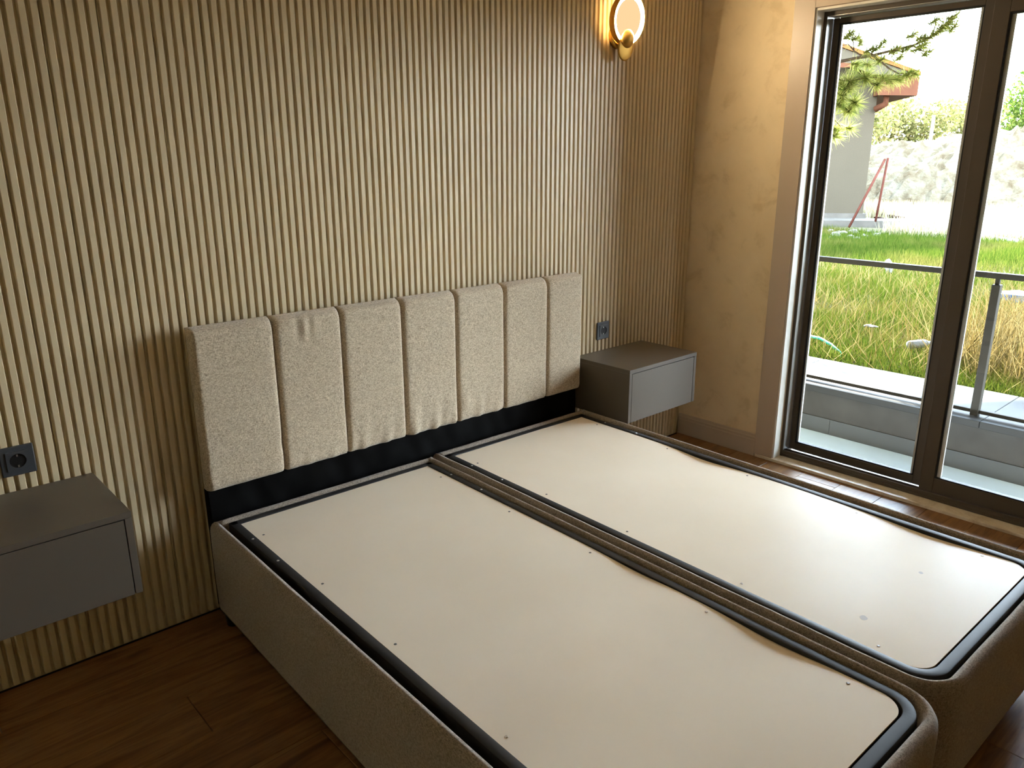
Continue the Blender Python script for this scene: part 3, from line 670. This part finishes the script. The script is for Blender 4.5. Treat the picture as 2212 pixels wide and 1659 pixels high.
# ---- rubble mound
def mound(name, cx, cy, lx, ly, h, rot, seed, label):
    nx, nyy = 90, 60; r = np.random.default_rng(seed); ph = r.uniform(0, 6, 12); vs = []
    for i in range(nx + 1):
        for j in range(nyy + 1):
            u, v = 2 * i / nx - 1, 2 * j / nyy - 1; rr = math.sqrt(u ** 2 + v ** 2); e = max(0, 1 - rr ** 2.2)
            n1 = math.sin(5 * u + ph[0]) * math.sin(4 * v + ph[1]) * .22 + math.sin(11 * u + ph[2]) * math.sin(9 * v + ph[3]) * .12 + math.sin(27 * u + ph[4]) * math.sin(23 * v + ph[5]) * .05
            z = h * e * (1 + n1) + (r.normal() * .05 + abs(r.normal()) * .04) * (1 if e > .02 else 0); x, y = u * lx, v * ly
            vs.append((x * math.cos(rot) - y * math.sin(rot), x * math.sin(rot) + y * math.cos(rot), z - (.12 if e <= 0.02 else 0)))
    W1 = nyy + 1; fs = [(i * W1 + j, (i + 1) * W1 + j, (i + 1) * W1 + j + 1, i * W1 + j + 1) for i in range(nx) for j in range(nyy)]
    o = link(name, mesh_of(name, vs, fs), 'rubble', None, (cx, cy, GZ)); return tag(o, label, 'mound')
mound('rubble_mound', 24.5, 6.4, 6.0, 2.6, 1.75, -1.0, 1, 'long pale mound of earth and rubble in front of the bushes')
mound('rubble_mound', 25.5, -1.6, 4.4, 2.2, 1.65, -1.45, 2, 'lower pale rubble mound with dark sticks on it, seen through the sliding pane')
for k in range(9):
    p = Vector((23.9 + random.uniform(-.5, .5), random.uniform(-1.4, 2.0), random.uniform(.8, 1.3))); d = Vector((random.uniform(-.3, .3), random.uniform(-1, 1), random.uniform(.1, .6))).normalized() * random.uniform(.5, 1.1)
    tag(link('stick', tube_mesh('stick', [Vector((0, 0, -.2)), d * .5, d], [.035, .028, .012], 6), 'bark', None, p), 'dark dead stick poking out of the rubble mound', 'stick', 'sticks on the rubble mound')
# ---- bushes and trees
def leaves(blobs, n, size, mat, name, parent, inv):
    tot = sum(b[3] * b[4] * b[5] for b in blobs); out_ = []
    for (x, y, z, a, b, c) in blobs:
        k = int(n * a * b * c / tot); d = rng.normal(size=(k, 3)); d /= np.linalg.norm(d, axis=1)[:, None]; r = rng.random(k) ** .45
        P = np.array([x, y, z]) + d * r[:, None] * np.array([a, b, c]); s = size * rng.uniform(.6, 1.4, k)
        u = rng.normal(size=(k, 3)); u /= np.linalg.norm(u, axis=1)[:, None]; v = np.cross(u, rng.normal(size=(k, 3))); v /= np.linalg.norm(v, axis=1)[:, None]
        out_.append(np.stack([P - u * s[:, None], P + u * s[:, None] * .6 - v * s[:, None] * .5, P + v * s[:, None] * .8], 1))
    o = tris_mesh(name, np.concatenate(out_), mat, parent); o.matrix_parent_inverse = inv; o['kind'] = 'stuff'; return o
def bush(x, y, h, r, mat, n, label, size=.105, seed=0):
    rr = random.Random(seed); t = thing('leafy_tree', label, 'tree', (x, y, GZ)); inv = Matrix.Translation((-x, -y, -GZ))
    bl = [(x + rr.uniform(-.6, .6) * r, y + rr.uniform(-.6, .6) * r, GZ + h * rr.uniform(.35, .82), r * rr.uniform(.35, .6), r * rr.uniform(.35, .6), h * rr.uniform(.14, .24)) for _ in range(9)]
    leaves(bl, n, size, mat, 'foliage', t, inv)
    for k in range(3):
        b = bl[k]; o = link('trunk', tube_mesh('trunk', [(x + .1 * k, y, GZ - .1), (x + .1 * k + (b[0] - x) * .4, y + (b[1] - y) * .4, GZ + h * .3), (b[0], b[1], b[2])], [.09, .06, .02], 6), 'bark', t); o.matrix_parent_inverse = inv
for q in ((31, 12.6, 5.6, 2.3, 'leaf_y', 5200, 'tall loose yellow-green tree beside the corner of the grey house'), (35.5, 12.2, 4.6, 1.9, 'leaf_y', 3600, 'yellowing tree between the tall tree and the white pole'),
          (39.5, 11.6, 4.0, 1.8, 'leaf_y', 3200, 'yellowing bush just behind the white pole'), (43, 10.4, 5.4, 1.9, 'leaf_g', 3600, 'green tree behind the rubble mound near the dark window stile'),
          (58, 12.0, 4.4, 3.2, 'leaf_y', 3000, 'pale yellow bush far behind the sliding pane'), (60, 5.0, 4.0, 3.4, 'leaf_y', 3200, 'pale wide bush on the far horizon behind the sliding pane'), (27.2, 11.0, 2.4, 1.1, 'leaf_g', 2200, 'low green bush at the foot of the rubble mound by the house')):
    bush(*q, seed=int(q[0] * 10))
pp = ray_at(2007, 320, 29.0); tag(link('utility_pole', tube_mesh('utility_pole', [(0, 0, 0), (.01, 0, 1.2), (.02, 0, 2.7)], [.07, .06, .05], 10), 'pole', None, (pp.x, pp.y, GZ)), 'thin white concrete pole standing among the yellowing bushes', 'pole')
# ---- pine tree whose trunk stands beside the view
pt = thing('pine_tree', 'pine branches with long green needles hanging in front of the grey house', 'tree', (6.6, 2.9, GZ)); PI_ = Matrix.Translation((-6.6, -2.9, -GZ))
def pobj(n, me, m):
    o = link(n, me, m, pt); o.matrix_parent_inverse = PI_; return o
pobj('trunk', tube_mesh('trunk', [(6.6, 2.9, GZ - .2), (6.65, 2.95, 2.0), (6.5, 2.85, 4.2), (6.55, 2.9, 6.5)], [.16, .13, .09, .03], 12), 'bark')
cr = lambda u, v, x: ray_at(1660 + u / 4.007, v / 4.007, x)
branches = [([(6.62, 2.93, 1.9), (6.2, 1.9, 2.15), cr(560, 545, 5.9), cr(750, 505, 5.85), cr(900, 480, 5.8), cr(1040, 445, 5.75), cr(1250, 395, 5.7), cr(1400, 325, 5.68), cr(1500, 245, 5.66), cr(1620, 140, 5.62)], .016),
            ([cr(1400, 325, 5.68), cr(1440, 240, 5.7), cr(1460, 140, 5.7)], .007), ([cr(1250, 395, 5.7), cr(1330, 440, 5.66), cr(1400, 455, 5.64)], .007),
            ([cr(900, 480, 5.8), cr(960, 520, 5.78), cr(1040, 590, 5.75), cr(1120, 635, 5.72), cr(1200, 640, 5.7), cr(1310, 600, 5.68)], .009),
            ([cr(900, 480, 5.8), cr(800, 480, 5.9), cr(740, 440, 5.9), cr(690, 380, 5.95), cr(640, 395, 5.98)], .008), ([cr(880, 470, 5.8), cr(950, 410, 5.82), cr(1010, 350, 5.84)], .006),
            ([cr(740, 440, 5.9), cr(730, 300, 5.95), cr(800, 190, 6.0), cr(900, 180, 6.0)], .006),
            ([(6.3, 2.1, 1.95), cr(520, 640, 5.5), cr(640, 700, 5.4), cr(700, 715, 5.38)], .010), ([(6.3, 2.1, 1.95), cr(500, 720, 5.45), cr(640, 830, 5.4), cr(755, 890, 5.38)], .009), ([cr(640, 700, 5.4), cr(760, 690, 5.42), cr(845, 675, 5.42)], .007),
            ([cr(845, 675, 5.42), cr(920, 740, 5.5), cr(1010, 690, 5.55)], .006), ([(6.3, 2.1, 1.9), cr(400, 1000, 5.5), cr(540, 1110, 5.45)], .008), ([cr(540, 1000, 5.45), cr(630, 1100, 5.45), cr(740, 1100, 5.45)], .005)]
for pts, r in branches: pobj('branch', tube_mesh('branch', pts, [r * (1 - .6 * i / (len(pts) - 1)) for i in range(len(pts))], 6), 'bark')
def needles(c, axis, L, n, w=.0016, spread=1.0):
    axis = Vector(axis).normalized(); d = rng.normal(size=(n, 3)) * spread + np.array(axis) * .7; d /= np.linalg.norm(d, axis=1)[:, None]
    base = np.array(c) + np.outer(rng.uniform(-.05, .02, n), np.array(axis)); s = np.cross(d, rng.normal(size=(n, 3))); s /= np.linalg.norm(s, axis=1)[:, None]
    ln = L * rng.uniform(.7, 1.1, n); return np.stack([base - s * w, base + s * w, base + d * ln[:, None]], 1)
cl_big = [(700, 710, 5.38), (840, 670, 5.42), (640, 830, 5.4), (755, 890, 5.38), (690, 760, 5.38), (610, 740, 5.42), (700, 960, 5.4), (560, 1120, 5.45), (560, 1180, 5.45), (610, 900, 5.42)]
cl_mid = [(700, 1110, 5.45), (1000, 680, 5.55), (1050, 690, 5.6), (1120, 690, 5.7), (940, 730, 5.5), (1200, 650, 5.7), (1260, 640, 5.7), (760, 560, 5.85), (860, 560, 5.8)]
cl_far = [(710, 290, 5.95), (800, 370, 5.9), (690, 310, 5.95), (760, 330, 5.95), (880, 430, 5.8), (940, 420, 5.82), (1000, 360, 5.84), (1080, 440, 5.75), (1110, 430, 5.75), (1200, 420, 5.7), (1290, 420, 5.68), (1380, 455, 5.64), (1400, 320, 5.68), (1340, 390, 5.7), (1250, 300, 5.7), (1330, 330, 5.68), (1450, 180, 5.7), (1520, 235, 5.66), (1560, 200, 5.64), (1610, 140, 5.62), (1480, 270, 5.66), (1140, 500, 5.74), (980, 520, 5.78), (1600, 240, 5.62)]
tri = [needles(cr(*q), (random.uniform(-.6, .3), -.6, random.uniform(-.3, .5)), .12, 190, .0036) for q in cl_big] + [needles(cr(*q), (random.uniform(-.6, .3), -.8, -.2), .11, 110, .003) for q in cl_mid] + [needles(cr(*q), (random.uniform(-.5, .5), -.5, .3), .105, 130, .0026) for q in cl_far]
for k in range(34):     # the crown beside the view
    a = random.uniform(0, 6.28); r = random.uniform(.3, 1.4); z = random.uniform(3.0, 6.4); rr = r * (1.15 - (z - 3) / 4.2)
    tri.append(needles((6.7 + rr * math.cos(a), 3.2 + rr * math.sin(a), z), (math.cos(a), math.sin(a), .3), .35, 90, .008))
o = tris_mesh('needles', np.concatenate(tri), 'needle', pt); o.matrix_parent_inverse = PI_; o['kind'] = 'stuff'
